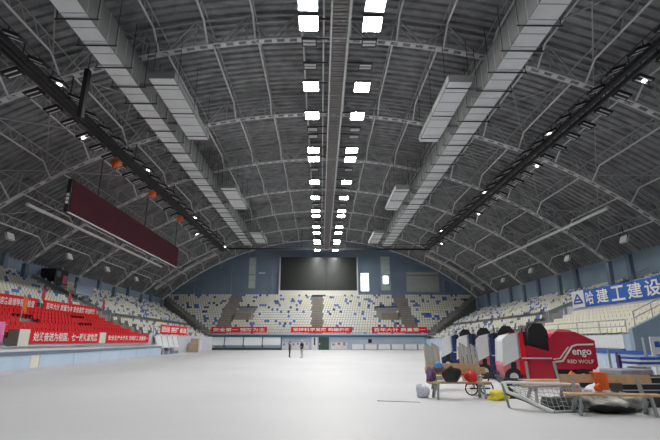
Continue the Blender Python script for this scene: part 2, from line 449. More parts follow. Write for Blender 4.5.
# floodlights on tracks
def make_flood(on):
    t=thing('stage_floodlight','','floodlight',(0,0,0))
    b=MB();b.bar((0,0,0),(.35,0,-.05),.06);b.tube([(.3,-.34,-.1),(.32,-.36,.1),(.34,0,.16),(.32,.36,.1),(.3,.34,-.1)],.03,5);b.build('yoke','black',t)
    rot=Matrix.Rotation(math.radians(22),3,'Y')
    b=MB();b.box((.85,0,-.12),(1.1,.80,.16),rot);b.build('housing','black',t,bevel=.02)
    for dy in(-.22,.2):
        b=MB();b.box((.85-.035,dy,-.12-.09),(.86,.10,.03),rot);b.build('reflector_slot','slot',t)
    if on:
        b=MB();b.box((.87,0,-.26),(.22,.24,.05),rot);b.build('lens','spot_on',t)
    return t
FO=make_flood(False);FL=make_flood(True);fu=[False,False]
for x,z,l in TRK:
    k=0;yy=17.0
    while yy<86:
        for sg in(-1,1):
            k+=1;on=(k%7==3);i=1 if on else 0;src=(FO,FL)[i]
            loc=(x+sg*.45,yy+(0 if sg<0 else .9),z-.1+(.12 if k%3==0 else 0));rz=0 if sg>0 else math.pi
            lab='%s black floodlight on %s catwalk, %s out along its %s edge'%('lit' if on else 'dark',l,ordn((k+1)//2),'inner' if (sg>0)==(x<0) else 'outer')
            if not fu[i]:fu[i]=True;src.location=loc;src.rotation_euler=(0,0,rz);src['label']=lab;src['group']='floodlights on the side catwalks'
            else:dup(src,loc,lab,rz,'floodlights on the side catwalks')
        yy+=2.3 if yy<50 else 2.9
for i,y_ in enumerate((40.5,50,60.5)):
    b=MB();b.lump((-20.1,y_,1.7+16.75),(.9,.9,.9),i+3,.2)
    tag(b.build('orange_bundle','orange',smooth=True),'small orange cloth bundle tied under the scoreboard side catwalk, %s one out'%ordn(i+1),'bundle','orange bundles on the catwalk')
# hanging speaker column
p=at(84,95,'y',27.5);q0=at(86,70,'y',27.5);q1=at(81,118,'y',27.5)
t=thing('hanging_speaker_column','slim black speaker column hanging straight down beside the scoreboard side catwalk','speaker',(p.x,27.5,q1.z))
b=MB();b.b2((p.x-.16,27.3,q1.z),(p.x+.16,27.7,q0.z));b.build('cabinet','black',t,bevel=.02)
b=MB();b.bar((p.x,27.5,q0.z),(p.x,27.5,chord(p.x)+1.2),.05);b.build('suspension_rod','steel_dark',t)
# white floodlight boxes on eaves
def make_eave(sg):
    t=thing('eave_floodlight','','floodlight',(0,0,0))
    b=MB();b.box((0,0,0),(.3,1.15,.8),Matrix.Rotation(math.radians(20*sg),3,'Y'));b.build('lamp_box','white',t,bevel=.03)
    b=MB();b.bar((0,-.6,0),(0,-.6,.7),.05);b.bar((0,.6,0),(0,.6,.7),.05);b.bar((0,-.65,.7),(0,.65,.7),.06);b.bar((0,0,.7),(0,0,1.6),.06);b.build('bracket','steel_dark',t)
    return t
for sg,l in((-1,'scoreboard side'),(1,'banner side')):
    src=None
    for k,y_ in enumerate((47.5,59.3,70.3,81.7)):
        lab='white box floodlight hung under the eaves on the %s, %s one out'%(l,ordn(k+1))
        if src is None: src=make_eave(sg);src.location=(sg*34,y_,12.7);src['label']=lab;src['group']='white floodlight boxes under the eaves'
        else: dup(src,(sg*34,y_,12.7),lab)
# hanging ribbon scoreboard
xs_,ya,yb,za,zb=-22.,37.,67.,1.7+10.8,1.7+13.85
t=thing('hanging_scoreboard','long dark maroon ribbon scoreboard hanging lengthwise above the red seats','scoreboard',(xs_,ya,za))
b=MB();b.b2((xs_-.35,ya,za),(xs_,yb,zb));b.build('casing','black',t)
b=MB();b.b2((xs_,ya+.15,za+.12),(xs_+.06,yb-.1,zb-.08));b.build('display_face','maroon',t)
b=MB();b.b2((xs_-.1,ya,za-.07),(xs_+.1,yb,za));b.build('bottom_rail','wallgrey',t)
for k in range(3):
    b=MB();b.b2((xs_-.3,ya-.03,za+.75+.35*k),(xs_-.05,ya,za+1.0+.35*k));b.build('side_mark','lettering',t)
b=MB()
for y_ in (41.9,53.9,65.9):
    b=MB();b.bar((xs_-.15,y_,zb),(xs_-.15,y_,chord(xs_)+.1),.08);b.build('hanger','steel_dark',t)
# ================================================================= STANDS
LOW=[(21.5+1.05*k,1.9+.42*k) for k in range(6)];UPR=[(28.1+.95*k,5.0+.46*k) for k in range(11)];UPRR=[(28.1+.95*k,4.9+.36*k) for k in range(11)]
def upper(sg): return UPR if sg<0 else UPRR
def yend(ax): return 91+(ax-21)*18/17.5
W0=at(16.5,340,'x',-20.9).y
def terraces(sg,y0l,y0u,name):
    b=MB();lst=LOW+upper(sg)
    for i,(x,z) in enumerate(lst):
        x1=lst[i+1][0] if i+1<len(lst) else XW;y0=y0l if i<6 else y0u
        b.prism([(sg*x,y0),(sg*x1,y0),(sg*x1,yend(x1)),(sg*x,yend(x))],'z',0,z)
    o=b.build(name,'concrete');return struct(o)
terraces(-1,W0,28.,'floor_left_stand');terraces(1,30.4,30.4,'floor_right_stand')
ENDR=[(91.6+.97*k,2.5+.55*k) for k in range(18)]
b=MB()
for i,(y,z) in enumerate(ENDR):
    y1=ENDR[i+1][0] if i<17 else YE
    xa=21+(y-91)*17.5/18;xb=min(XW,21+(y1-91)*17.5/18)
    b.prism([(-xa,y),(xa,y),(xb,y1),(-xb,y1)],'z',0,z)
struct(b.build('floor_end_stand','concrete'))
b=MB() # aisle runner strips of the end stand, brownish
AIS=[(-20.5,1.3),(-.8,1.1),(19.,1.3)]
for cx,w in AIS:
    for i,(y,z) in enumerate(ENDR):
        b.b2((cx-w,y-.0,z),(cx+w,y+.97,z+.03));b.b2((cx-w,y,z+.03),(cx+w,y+.48,z+.28))
struct(b.build('floor_aisle_stairs','concrete_brown'))
# front walls of stands
def frontwall(name,sg,y0,y1,zt,m):
    b=MB();b.b2((sg*20.9,y0,0),(sg*21.5,y1,zt));return struct(b.build(name,m))
frontwall('wall_left_front',-1,W0,91.6,2.5,'wallgrey')
frontwall('wall_right_front',1,30.4,91.6,2.15,'wallfront')
b=MB();b.b2((-21.5,91.,0),(21.5,91.6,3.1));b.b2((-21.5,90.6,2.85),(21.5,91.,3.15));struct(b.build('wall_end_front','wallfront'))
b=MB();b.b2((-21.5,90.75,2.45),(21.5,91,2.85));struct(b.build('trim_5','teal'))
# parapets between tiers
b=MB();b.b2((-27.8,28,3.9),(-28.1,57,4.9));struct(b.build('wall_left_parapet','red'))
b=MB();b.b2((27.8,30.4,3.9),(28.1,50,5.4));struct(b.build('wall_right_parapet','wallgrey'))
# right stand near end wall (blue stair flank)
prof=[(20.9,0),(39,0),(39,9.6),(28.1,6.0),(28.0,5.6),(20.9,2.5)]
b=MB();b.prism([(p[0],p[1]) for p in prof],'y',30.0,30.4);struct(b.build('wall_right_end','wallside'))
prof=[(-21,0),(-39,0),(-39,10.),(-28.1,5.6),(-27.8,4.3),(-23,2.0),(-23,0)]
b=MB();b.prism([(-39,0),(-27.8,0),(-27.8,4.6),(-39,10.)][::-1],'y',27.6,28);struct(b.build('wall_left_end','wallside'))
# vomitory flank walls on both sides
GAPL=(56.6,60.2);GAPR=(51.,54.5)
k=1
for sg,g in((-1,GAPL),(1,GAPR)):
    for yy in g:
        b=MB()
        zt=upper(sg)[-1][1];pts=[(sg*27.9,4.2),(sg*39,zt-.2),(sg*39,zt+.9),(sg*27.9,5.3)]
        b.prism(pts,'y',yy-.1,yy+.1)
        struct(b.build('wall_aisle_flank_%d'%k,'wallgrey' if yy==g[0] else 'wallpanel'));k+=1
    b=MB();
    for x,z in upper(sg):b.b2((sg*x,g[0]+.1,z),(sg*(x+.95),g[1]-.1,z+.04))
    struct(b.build('floor_aisle_%s'%('left' if sg<0 else 'right'),'board_dark'))
# seats
def seat_geo(lowp=False):
    """facing -Y, origin at the floor under its middle"""
    b=MB();w=.235
    if lowp: pr=[(-.22,.44),(.16,.40),(.24,.46),(.33,.86)]
    else: pr=[(-.24,.41),(-.21,.445),(.10,.40),(.19,.42),(.24,.50),(.29,.70),(.335,.86),(.35,.875)]
    vs=[];fs=[];th=.03
    for (y,z) in pr:
        for x in((-w,0,w) if not lowp else (-w,w)):
            vs.append((x,y,z-(.02 if x==0 else 0)))
    m=3 if not lowp else 2;n=len(pr)
    fs=[(i*m+j,i*m+j+1,(i+1)*m+j+1,(i+1)*m+j) for i in range(n-1) for j in range(m-1)]
    if not lowp:
        o=len(vs);vs+=[(x,y+.02,z-th) for x,y,z in vs]
        fs+=[tuple(q+o for q in f[::-1]) for f in fs]
        for i in range(n-1):
            for j in(0,m-1):fs.append((i*m+j,(i+1)*m+j,(i+1)*m+j+o,i*m+j+o))
        for i in(0,n-1):
            for j in range(m-1):fs.append((i*m+j,i*m+j+1,i*m+j+1+o,i*m+j+o))
    b.add(vs,fs)
    if not lowp:
        b.box((0,.02,.2),(.09,.14,.40));b.box((0,.02,.01),(.2,.22,.02))
    else: b.add([(0,.05,0),(.07,.05,0),(.07,.05,.4),(0,.05,.4)],[(0,1,2,3)])
    return b
SEATM={}
for m in('cream','white_seat','blue_seat','navy_seat','red_seat'):
    o=seat_geo().build('stadium_seat',m);SEATM[m]=o.data;bpy.data.objects.remove(o)
seats=[] # (loc,rz,mat,place label)
def colour(ki,u,v):
    """scatter of blue in clumps over the cream"""
    a=math.sin(u*.55+v*1.7)+math.sin(u*.23-v*.9+1.3)+math.sin(u*1.3+v*.35)
    r=R.random()
    if a>1.55 and r<.8:return 'blue_seat'
    if r<.08:return 'blue_seat'
    if r<.11:return 'navy_seat'
    if r<.32:return 'white_seat'
    return 'cream'
red=[];PW=.56
for sg in(-1,1):
    rz=math.pi/2 if sg>0 else -math.pi/2  # facing the rink
    rz=-math.pi/2 if sg>0 else math.pi/2
    side='red seat side' if sg<0 else 'blue banner side'
    for ti,(rows_,tn) in enumerate(((LOW,'lower'),(upper(sg),'upper'))):
        for ri,(x,z) in enumerate(rows_):
            y=(32.1 if sg<0 else 30.8) if ti==0 else (28.4 if sg<0 else 31)
            if sg<0 and ti==0 and ri>=2:y=29.
            ye=yend(x)-.2;c=0
            while y<ye:
                g=GAPL if sg<0 else GAPR
                skip=g[0]-.3<y<g[1]+.3 or (y>62 and (y-62)%10<1.1)
                if sg>0 and ti==0 and 48.8<y<55.5:skip=True
                if not skip:
                    c+=1;loc=(sg*(x+.62),y,z)
                    if sg<0 and ti==0 and y<56.5:
                        if y>30.9 or ri>=2: red.append((loc,rz,ri,c))
                    else:
                        col=colour(0,y/PW,ri+ti*6)
                        if sg>0 and ti==0 and y<50:col='cream'
                        seats.append([loc,rz,col,tn,ri,c,side])
                y+=PW
for ri,(y,z) in enumerate(ENDR):
    xa=21+(y-91)*17.5/18-.4;x=-xa;c=0
    while x<xa:
        skip=any(abs(x-cx)<w+.25 for cx,w in AIS)
        if 6<=ri<=11 and (-18.8<x<-14.8 or 12.5<x<17.3):skip=True
        if not skip:
            c+=1;col=colour(0,x/PW+40,ri)
            if abs(x)<14 and R.random()<.5 and ri<11:col='white_seat'
            seats.append([(x,y+.6,z),0,col,'end',ri,c,'far end'])
        x+=PW
# red seats with gaps
holes=set()
for px,py in((27,315),(35,321),(33,321),(80,319),(89,324)):
    best=min(range(len(red)),key=lambda i:(proj((red[i][0][0],red[i][0][1],red[i][0][2]+.6))[0]-px)**2+(proj((red[i][0][0],red[i][0][1],red[i][0][2]+.6))[1]-py)**2)
    for j in range(len(red)):
        if red[j][2]==red[best][2] and abs(red[j][0][1]-red[best][0][1])<1.2:holes.add(j)
red=[r for i,r in enumerate(red) if i not in holes]
red=[r for r in red if -25<proj(r[0])[0]]
red=sorted(red,key=lambda r:Vector(r[0]).length)[:300]+[]
redall=red
RW=['front','second','third','fourth','fifth','back']
byrow={}
for r in red:byrow.setdefault(r[2],[]).append(r)
for ri,l in byrow.items():
    l.sort(key=lambda r:-r[0][1])
    for k,r in enumerate(l):
        o=bpy.data.objects.new('red_stadium_seat',SEATM['red_seat']);COL.objects.link(o);o.location=r[0];o.rotation_euler=(0,0,r[1])
        tag(o,'red plastic stadium seat, %s from the far end of the %s red row'%(ordn(k+1),RW[ri]),'seat','red seats above the rink side banners')
# which of the others show largest
def vis(s):
    u,v,z=proj((s[0][0],s[0][1],s[0][2]+.6));return -2<u<662 and 0<v<440
seats.sort(key=lambda s:(0 if vis(s) else 1,(Vector(s[0])-CAM).length))
near=seats[:300];rest=[s for s in seats[300:] if vis(s) or proj(s[0])[0]<-2 or proj(s[0])[0]>662]
ROWN=['front','second','third','fourth','fifth','sixth','seventh','eighth','ninth','tenth','top']
rg={}
for s in near:rg.setdefault((s[6],s[3],s[4]),[]).append(s)
for (sd,tn,ri),l in rg.items():
    l.sort(key=lambda s:s[0][1])
    for k,s in enumerate(l):
        nm={'cream':'cream','white_seat':'white','blue_seat':'blue','navy_seat':'navy'}[s[2]]
        o=bpy.data.objects.new('stadium_seat',SEATM[s[2]]);COL.objects.link(o);o.location=s[0];o.rotation_euler=(0,0,s[1])
        where='tier below the blue banner' if (sd[0]=='b' and tn=='lower') else ('tier above the blue banner' if sd[0]=='b' else 'tier above the red seats')
        tag(o,'%s seat, %s from the near end, %s row, %s'%(nm,ordn(k+1),ROWN[ri] if not (ri==5 and tn=='lower') else 'back',where),'seat','plastic seats in the stands')
lp=seat_geo(True);cols=['cream','white_seat','blue_seat','navy_seat']
b=MB()
for s in rest:
    b.mi=cols.index(s[2]);c,sn=math.cos(s[1]),math.sin(s[1]);x,y,z=s[0]
    b.add([(x+c*p[0]-sn*p[1],y+sn*p[0]+c*p[1],z+p[2]) for p in lp.v],lp.f)
tag(b.build('stadium_seating',cols),'farther cream, white and blue plastic seats filling the stands round the hall','seating',None,'stuff')
# tier rails & railings
def railing(name,lab,pts,h=1.0,step=2.,r=.03,m='steel'):
    a,c=Vector(pts[0]),Vector(pts[1]);L=(c-a).length;n=max(1,int(L/step));t=thing(name,lab,'railing',pts[0])
    for q in range(n+1):
        p=a.lerp(c,q/n);b=MB();b.tube([p,p+Vector((0,0,h))],r,6);b.build('post',m,t)
    for zz in(h,h*.55):
        b=MB();b.tube([a+Vector((0,0,zz)),c+Vector((0,0,zz))],r,6);b.build('rail',m,t)
railing('stand_railing','grey tube railing on the front wall of the cream seat tier',((21.2,31,2.15),(21.2,46,2.15)),1.0,2.6,.035)
railing('stand_railing','grey railing along the far part of the banner side front wall',((21.2,46.5,2.15),(21.2,90,2.15)),1.,3.,.03)
railing('stand_railing','sloping grey stair railing at the near end of the cream seat tier',((21.3,30.2,2.7),(27.9,30.2,5.65)),.95,1.3,.035)
railing('stand_railing','grey railing along the far part of the red seat side front wall',((-21.2,58,2.5),(-21.2,90,2.5)),1.,3.,.03)
railing('stand_railing','thin railing on top of the end stand front wall',((-21,91.3,3.1),(21,91.3,3.1)),1.,2.5,.025)
railing('stand_railing','dark railing beside the empty aisle above the blue banner',((28.2,50.6,5.4),(38.5,50.6,9.2)),.8,2,.03)
# blocks on the end stand
for i,(cx) in enumerate((-16.9,15.)):
    z=ENDR[6][1];t=thing('camera_platform','grey concrete camera platform let into the end stand beside the %s brown stairs'%('scoreboard side' if i==0 else 'banner side'),'platform',(cx,ENDR[6][0],z),'platforms in the end stand')
    b=MB();b.b2((cx-1.8,ENDR[6][0]+.05,z),(cx+1.8,ENDR[9][0],ENDR[9][1]+.1));b.build('deck','concrete_brown',t)
    b=MB();b.b2((cx-1.7,ENDR[9][0]-1.2,ENDR[9][1]+.9),(cx+1.7,ENDR[9][0]-.2,ENDR[9][1]+1.0));b.build('table_top','blue_seat',t)
    for dx in(-1.5,1.5):
        b=MB();b.b2((cx+dx-.05,ENDR[9][0]-.8,ENDR[9][1]+.1),(cx+dx+.05,ENDR[9][0]-.7,ENDR[9][1]+.9));b.build('leg','steel',t)
# ================================================================= BANNERS
def banner_x(x,sg,y0,y1,z0,z1,body,m,lab,frac=.62,cat='banner',group=None,pad=.4):
    """banner on a side wall, facing the rink; read from the camera"""
    t=thing('banner',lab,cat,(x,y0,z0),group);b=MB();b.b2((x,y0,z0),(x-sg*.04,y1,z1));b.build('cloth',m,t)
    h=(z1-z0)*frac;zz=z0+(z1-z0-h)/2
    # left side wall (sg=-1) reads towards +y; right wall (sg=1) reads towards -y
    if sg<0: text(body,'lettering',t,(x+.04,y0+pad,zz),(0,1,0),(0,0,1),y1-y0-2*pad,h)
    else: text(body,'lettering',t,(x-.04,y1-pad,zz),(0,-1,0),(0,0,1),y1-y0-2*pad,h)
    return t
def atx(px,py,x): return at(px,py,'x',x)
W1=atx(28,340,-20.9).y;W2=atx(98,340,-20.9).y;W3=atx(105,340,-20.9).y;W4=atx(148,340,-20.9).y
banner_x(-20.86,-1,W1,W2,1.52,2.5,'始终奋进为祖国，七一献礼谢党恩','red','red banner on the rink side wall, nearer one, with large white characters',.7)
banner_x(-20.86,-1,W3,W4,1.52,2.5,'安全生产大于天 文明施工 质量第一','red','red banner on the rink side wall, farther one, with small white characters',.5)
ya,yb_,yc=atx(0,300,-27.7).y-2,atx(38,300,-27.7).y,atx(45,300,-27.7).y
banner_x(-27.76,-1,ya,yb_,4.55,5.7,'热烈欢迎各级领导莅临检查','red','red slogan banner behind the red seats, nearest part before the grey gap',.6)
banner_x(-27.76,-1,yc,56.,4.55,5.7,'百年大计 质量为本 安全发展 共创和谐','red','red slogan banner behind the red seats, farther part towards the stair',.6)
b=MB();b.b2((-20.9,W0+.02,1.2),(-20.8,W1-.05,2.5));struct(b.build('trim_6','board_cream'))
b=MB();b.b2((-21.5,W0-.06,0),(-20.78,W0,2.5));struct(b.build('trim_10','concrete_brown'))
b=MB();b.b2((-20.9,W2+.1,1.5),(-20.8,W3-.1,2.45));struct(b.build('trim_7','board_cream'))
# blue company banner
y0=atx(573,300,27.7).y;y1=34.
t=thing('blue_company_banner','long blue banner with five huge white characters behind the cream seats','banner',(27.7,y1,5.2))
b=MB();b.b2((27.7,y1-2,5.15),(27.66,y0,6.85));b.build('cloth','blue_banner',t)
yl=atx(585,300,27.7).y;b=MB();b.b2((27.65,yl,5.15),(27.6,y0,6.9));b.build('logo_panel','white',t)
ym=(yl+y0)/2;b=MB()
for q,(u0,w0,u1,w1) in enumerate(((-.9,-.55,0,.6),(.9,-.55,0,.6),(-.9,-.55,.9,-.55),(-.45,-.15,.45,-.15))):
    b.bar((27.58,ym-u0*.9,6.05+w0*.8),(27.58,ym-u1*.9,6.05+w1*.8),.2,.03,up=(1,0,0))
b.build('logo_mark','blue',t)
chs='哈建工建设';edges=[586,597,612,629,647,667]
for k,c in enumerate(chs):
    ya_=atx(edges[k]+1,300,27.7).y;yb2=atx(edges[k+1]-2,300,27.7).y
    text(c,'lettering',t,(27.62,ya_,5.32),(0,-1,0),(0,0,1),ya_-yb2,1.36,name='character')
# end stand banners
def endbanner(pa,pb,body,lab):
    x0,x1,z0,z1=rect(pa,326.8,pb,332.6,90.95);t=thing('banner',lab,'banner',(x0,90.9,z0),'red banners on the end stand rail')
    b=MB();b.b2((x0,90.9,z0),(x1,90.95,z1));b.build('cloth','red',t);text(body,'lettering',t,(x0+.4,90.9,z0+.22),(1,0,0),(0,0,1),x1-x0-.8,z1-z0-.44)
endbanner(211,267,'安全第一 预防为主','red banner on the end stand rail, on the scoreboard side')
endbanner(291,352,'坚持科学发展 构建和谐','red banner on the end stand rail, centred below the video screen')
endbanner(372,427,'百年大计 质量第一','red banner on the end stand rail, on the blue banner side')
x0=at(157,331,'x',-21.3).y;x1=at(184,331,'x',-21.3).y
banner_x(-21.0+.12,-1,x0,x1,2.6,3.8,'团结 拼搏 奋进','red','short red sign with white characters above the slanted shelter screens',.62)
for i,(px,py) in enumerate(((43,289),(70,290),(104,295))):
    p=atx(px,py,-27.9);t=thing('red_flag','small red flag drooping from a pole behind the red seats, %s one out'%ordn(i+1),'flag',(p.x,p.y,5.0),'red flags on the parapet')
    b=MB();b.tube([(p.x,p.y,4.9),(p.x,p.y,7.1)],.03,6);b.build('pole','steel_light',t)
    b=MB();b.add([(p.x+.02*math.sin(j*2.),p.y+.12*j,7.0-.12*j-w) for j in range(5) for w in(0,1.1)],[(2*j,2*j+2,2*j+3,2*j+1) for j in range(4)])
    o=b.build('cloth','flagred',t);s_=o.modifiers.new('s','SOLIDIFY');s_.thickness=.04
p=at(22,311,'x',-25.4)
t=thing('orange_flag','orange flag hanging in front of the red banner among the red seats','flag',(p.x,p.y,3.6));b=MB()
b.tube([(p.x,p.y,3.3),(p.x,p.y,5.6)],.03,6);b.build('pole','steel_light',t)
b=MB();b.add([(p.x+.05*math.sin(j*2.),p.y+.12*j,5.5-.06*j-w) for j in range(5) for w in(0,1.3)],[(2*j,2*j+2,2*j+3,2*j+1) for j in range(4)])
o=b.build('cloth','orange',t);s_=o.modifiers.new('s','SOLIDIFY');s_.thickness=.04
# booth and pale screen on the upper left
p=atx(59,273,-37.);t=thing('control_booth','black control booth with a reddish poster at the top of the stand','booth',(-37,p.y,9.2))
b=MB();b.b2((-38.6,p.y-1.5,9.3),(-36.6,p.y+1.7,11.4));b.build('cabin','black',t)
b=MB();b.b2((-36.6,p.y+.3,9.5),(-36.5,p.y+1.5,10.7));b.build('poster','pink_paint',t)
b=MB();b.b2((-36.6,p.y-1.3,10.3),(-36.5,p.y-.3,11.1));b.build('window_pane','board_dark',t)
p=atx(86,283,-31.);t=thing('projection_screen','plain pale blue-grey board standing above the stairs behind the red seats','board',(-31,p.y,6.4))
b=MB();b.b2((-31.2,p.y-2.1,7.5),(-31,p.y+2.1,9.0));b.build('panel','wallside',t)
for dy in(-1.3,1.3):
    b=MB();b.b2((-31.15,p.y+dy-.06,6.4),(-31.05,p.y+dy+.06,7.5));b.build('leg','steel',t)
# pink sign and gate at left edge
p=atx(1,333,-21.2);t=thing('pink_sign','bright pink sign board standing beside the gate at the end of the red seats','sign',(p.x,p.y,0))
b=MB();b.b2((-21.3,p.y-1.,1.5),(-21.2,p.y+.25,2.95));b.build('panel','pink',t)
b=MB();b.b2((-21.35,p.y-.8,0),(-21.25,p.y-.7,1.6));b.b2((-21.35,p.y+.1,0),(-21.25,p.y+.2,1.6));b.build('post','steel',t)
t=thing('mesh_gate','grey bar gate in the opening between pink sign and banner wall','gate',(-21.6,30.2,0));b=MB()
for k in range(8):b.tube([(-21.7,30.15+.2*k,1.5),(-21.7,30.15+.2*k,2.8)],.02,5)
for z in(1.5,2.15,2.8):b.tube([(-21.7,30.1,z),(-21.7,31.7,z)],.025,5)
b.build('bars','steel_light',t);b=MB();b.b2((-21.9,30.,0),(-21.5,31.75,1.4));b.build('base','white',t)
# ================================================================= RINK BOARDS
def boards(a,c,name,lab,nseg,h=1.0,capm='board_dark',cream=None):
    a=Vector(a);c=Vector(c);t=thing(name,lab,'rink boards',a)
    for k in range(nseg):
        p=a.lerp(c,k/nseg);q=a.lerp(c,(k+1)/nseg);d=(q-p).normalized()
        m='board_cream' if (cream and k in cream) else 'board_blue'
        b=MB();b.bar(p+d*.02+Vector((0,0,h/2)),q-d*.02+Vector((0,0,h/2)),.12,h);b.build('board_panel',m,t)
    b=MB();b.bar(a+Vector((0,0,h+.03)),c+Vector((0,0,h+.03)),.22,.2);b.build('top_cap',capm,t)
    n=Vector((-(c-a).y,(c-a).x,0)).normalized()*-.09
    if abs((a+n).x)>abs(a.x):n=-n
    b=MB();b.bar(a+n+Vector((0,0,.11)),c+n+Vector((0,0,.11)),.05,.2);b.build('kick_strip','wallgrey',t)
    return t
A0=at(0,375,'z',0);A1=at(160,356,'z',0);d=(A1-A0)/(A1-A0).length
pA=at(27,372,'z',0)
boards(A0-d*6,pA,'rink_board','pale blue rink boards before the cream post, cut by the photo edge',3)
pB=pA+d*1.0
t=boards(pA,pB,'rink_board','single cream rink board post between the pale blue boards',1,cream=[0])
boards(pB,A1,'rink_board','long run of pale blue rink boards ending near the slanted shelter',6)
b=MB();b.b2((-20.9,20,0),(-19.6,57,.02));
t=thing('bench_ledge','long grey ledge running between the pale boards and the banner wall','ledge',(-20.3,30,0))
b=MB();b.b2((-20.85,26,0),(-20.0,56.5,1.3));b.build('body','white',t);b=MB();b.b2((-20.86,26,1.3),(-19.9,56.5,1.36));b.build('top_board','wallpanel',t)
boards((17.6,20,0),(17.6,60,0),'rink_board','pale boards on the far side of the machines below the cream seats',10,1.05,'blue')
# slanted shelter near left boards
def shelter(name,lab,org,rt,n,w,h,slant,frame='steel_light',panel='white_panel',dark='board_dark'):
    org=Vector(org);rt=Vector(rt).normalized();bk=Vector((-rt.y,rt.x,0));t=thing(name,lab,'shelter',org);ww=w/n
    for k in range(n):
        a=org+rt*(k*ww+.12);c=org+rt*((k+1)*ww-.12)
        b=MB();lo=.38*h;b.add([a+Vector((0,0,lo)),c+Vector((0,0,lo)),c+bk*slant+Vector((0,0,h)),a+bk*slant+Vector((0,0,h))],[(0,1,2,3)])
        o=b.build('screen_panel',panel,t);s_=o.modifiers.new('s','SOLIDIFY');s_.thickness=.05
    for k in range(n+1):
        a=org+rt*(k*ww);b=MB();b.bar(a,a+Vector((0,0,.38*h)),.14);b.bar(a+Vector((0,0,.38*h)),a+bk*slant+Vector((0,0,h)),.14);b.bar(a+bk*slant+Vector((0,0,h)),a+bk*(slant+.9)+Vector((0,0,h)),.12);b.bar(a+bk*(slant+.9)+Vector((0,0,h)),a+bk*(slant+.9),.12);b.build('frame_post',frame,t)
    b=MB();b.bar(org+bk*slant+Vector((0,0,h+.08)),org+rt*w+bk*slant+Vector((0,0,h+.08)),.3,.16);b.build('top_beam',frame,t)
    b=MB();b.bar(org+bk*(slant+.5)+Vector((0,0,.32)),org+rt*w+bk*(slant+.5)+Vector((0,0,.32)),.4,.12);b.build('bench_plank',dark,t)
    b=MB();b.bar(org+bk*.15+Vector((0,0,.22)),org+rt*w+bk*.15+Vector((0,0,.22)),.1,.4);b.build('low_board',dark,t)
p0=Vector((-20.1,at(157,352,'x',-20.1).y,0));p1=Vector((-20.1,at(179,350,'x',-20.1).y,0))
shelter('player_shelter','slanted shelter of four white screens under the short red sign',p0,p1-p0,4,(p1-p0).length,2.3,.45)
q0=at(204,353,'z',0);q1=at(281,353,'z',0);yb=88.6
xA=at(205,345,'y',yb).x;xB=at(281,345,'y',yb).x
shelter('player_shelter','dark framed shelter of four wide white screens under the end stand',(xA,yb,0),(1,0,0),4,xB-xA,2.45,.35,'teal','white_panel','green')
# white advertising panels on the other half
for k in range(6):
    pa=352+13.3*k;pb=pa+11.3;x0,x1,z0,z1=rect(pa,344.2,min(pb,424),349.8,90.2)
    t=thing('white_barrier_panel','plain white barrier panel below the end stand, %s one from the poster boards'%ordn(k+1),'panel',((x0+x1)/2,90.2,0),'white barrier panels under the end stand')
    b=MB();b.b2((x0,90.15,.12),(x1,90.25,z1));b.build('panel','white',t)
    b=MB();b.b2((x0-.12,90.1,0),(x0,90.5,z1));b.b2((x1,90.1,0),(x1+.12,90.5,z1));b.build('post','steel',t)
for k,(pa,pb) in enumerate(((282,291),(291.5,300),(301,309),(331,347))):
    x0,x1,z0,z1=rect(pa,342.5,pb,350.5,89.9);z0=.1
    t=thing('poster_board','white board with small grey pictures, '+['farthest from the green door on the shelter side','middle one behind the two people','beside the white door','wide one next to the dark green door'][k],'poster board',((x0+x1)/2,89.9,0),'poster boards under the end stand')
    b=MB();b.b2((x0,89.85,z0),(x1,89.95,z1));b.build('panel','poster',t)
    nn=3 if pb-pa>10 else 2
    for q in range(nn):
        xa=x0+(x1-x0)*(q+.25)/nn;b=MB();b.b2((xa,89.82,z0+.75+.15*(q%2)),(xa+(x1-x0)*.45/nn,89.85,z0+1.15+.1*q));b.build('picture',['posterdark','flagred','posterdark'][q%3] if nn==3 else 'posterdark',t)
    for xx in(x0+.1,x1-.1):
        b=MB();b.b2((xx-.05,89.95,0),(xx+.05,90.2,.3));b.build('foot','steel',t)
x0,x1,z0,z1=rect(318.5,336.5,329,350,90.9);b=MB();b.b2((x0,90.8,0),(x1,91,z1));o=struct(b.build('door_1','green'));b=MB();b.b2((x0+.15,90.72,1.0),(x0+.3,90.8,1.3));b.build('door_handle','steel_light',o)
x0,x1,z0,z1=rect(311.5,336.5,317.5,350,90.9);b=MB();b.b2((x0,90.8,0),(x1,91,z1));o=struct(b.build('door_2','white'));b=MB();b.b2((x0+.45,90.76,.9),(x0+.75,90.8,z1-.2));b.build('door_glass','green',o)
p=at(370,341,'y',90.7);b=MB();b.b2((p.x-.35,90.6,p.z-.35),(p.x+.35,91,p.z+.35));tag(b.build('wall_loudspeaker','black'),'small black box loudspeaker on the front wall of the end stand','loudspeaker')
p=at(194,349,'x',-19.9);t=thing('cardboard_stack','stack of brown cartons between the two shelters','boxes',(p.x,p.y,0));b=MB()
for k in range(3):
    b=MB();b.box((p.x+.1*k,p.y,.35+.7*k),(1.7-.2*k,1.,.68));b.build('carton','cardboard',t)
b=MB();b.b2((p.x+1.0,p.y-1.4,0),(p.x+1.3,p.y-1.1,1.9));tag(b.build('white_post','white'),'short white post beside the brown cartons at the corner','post')
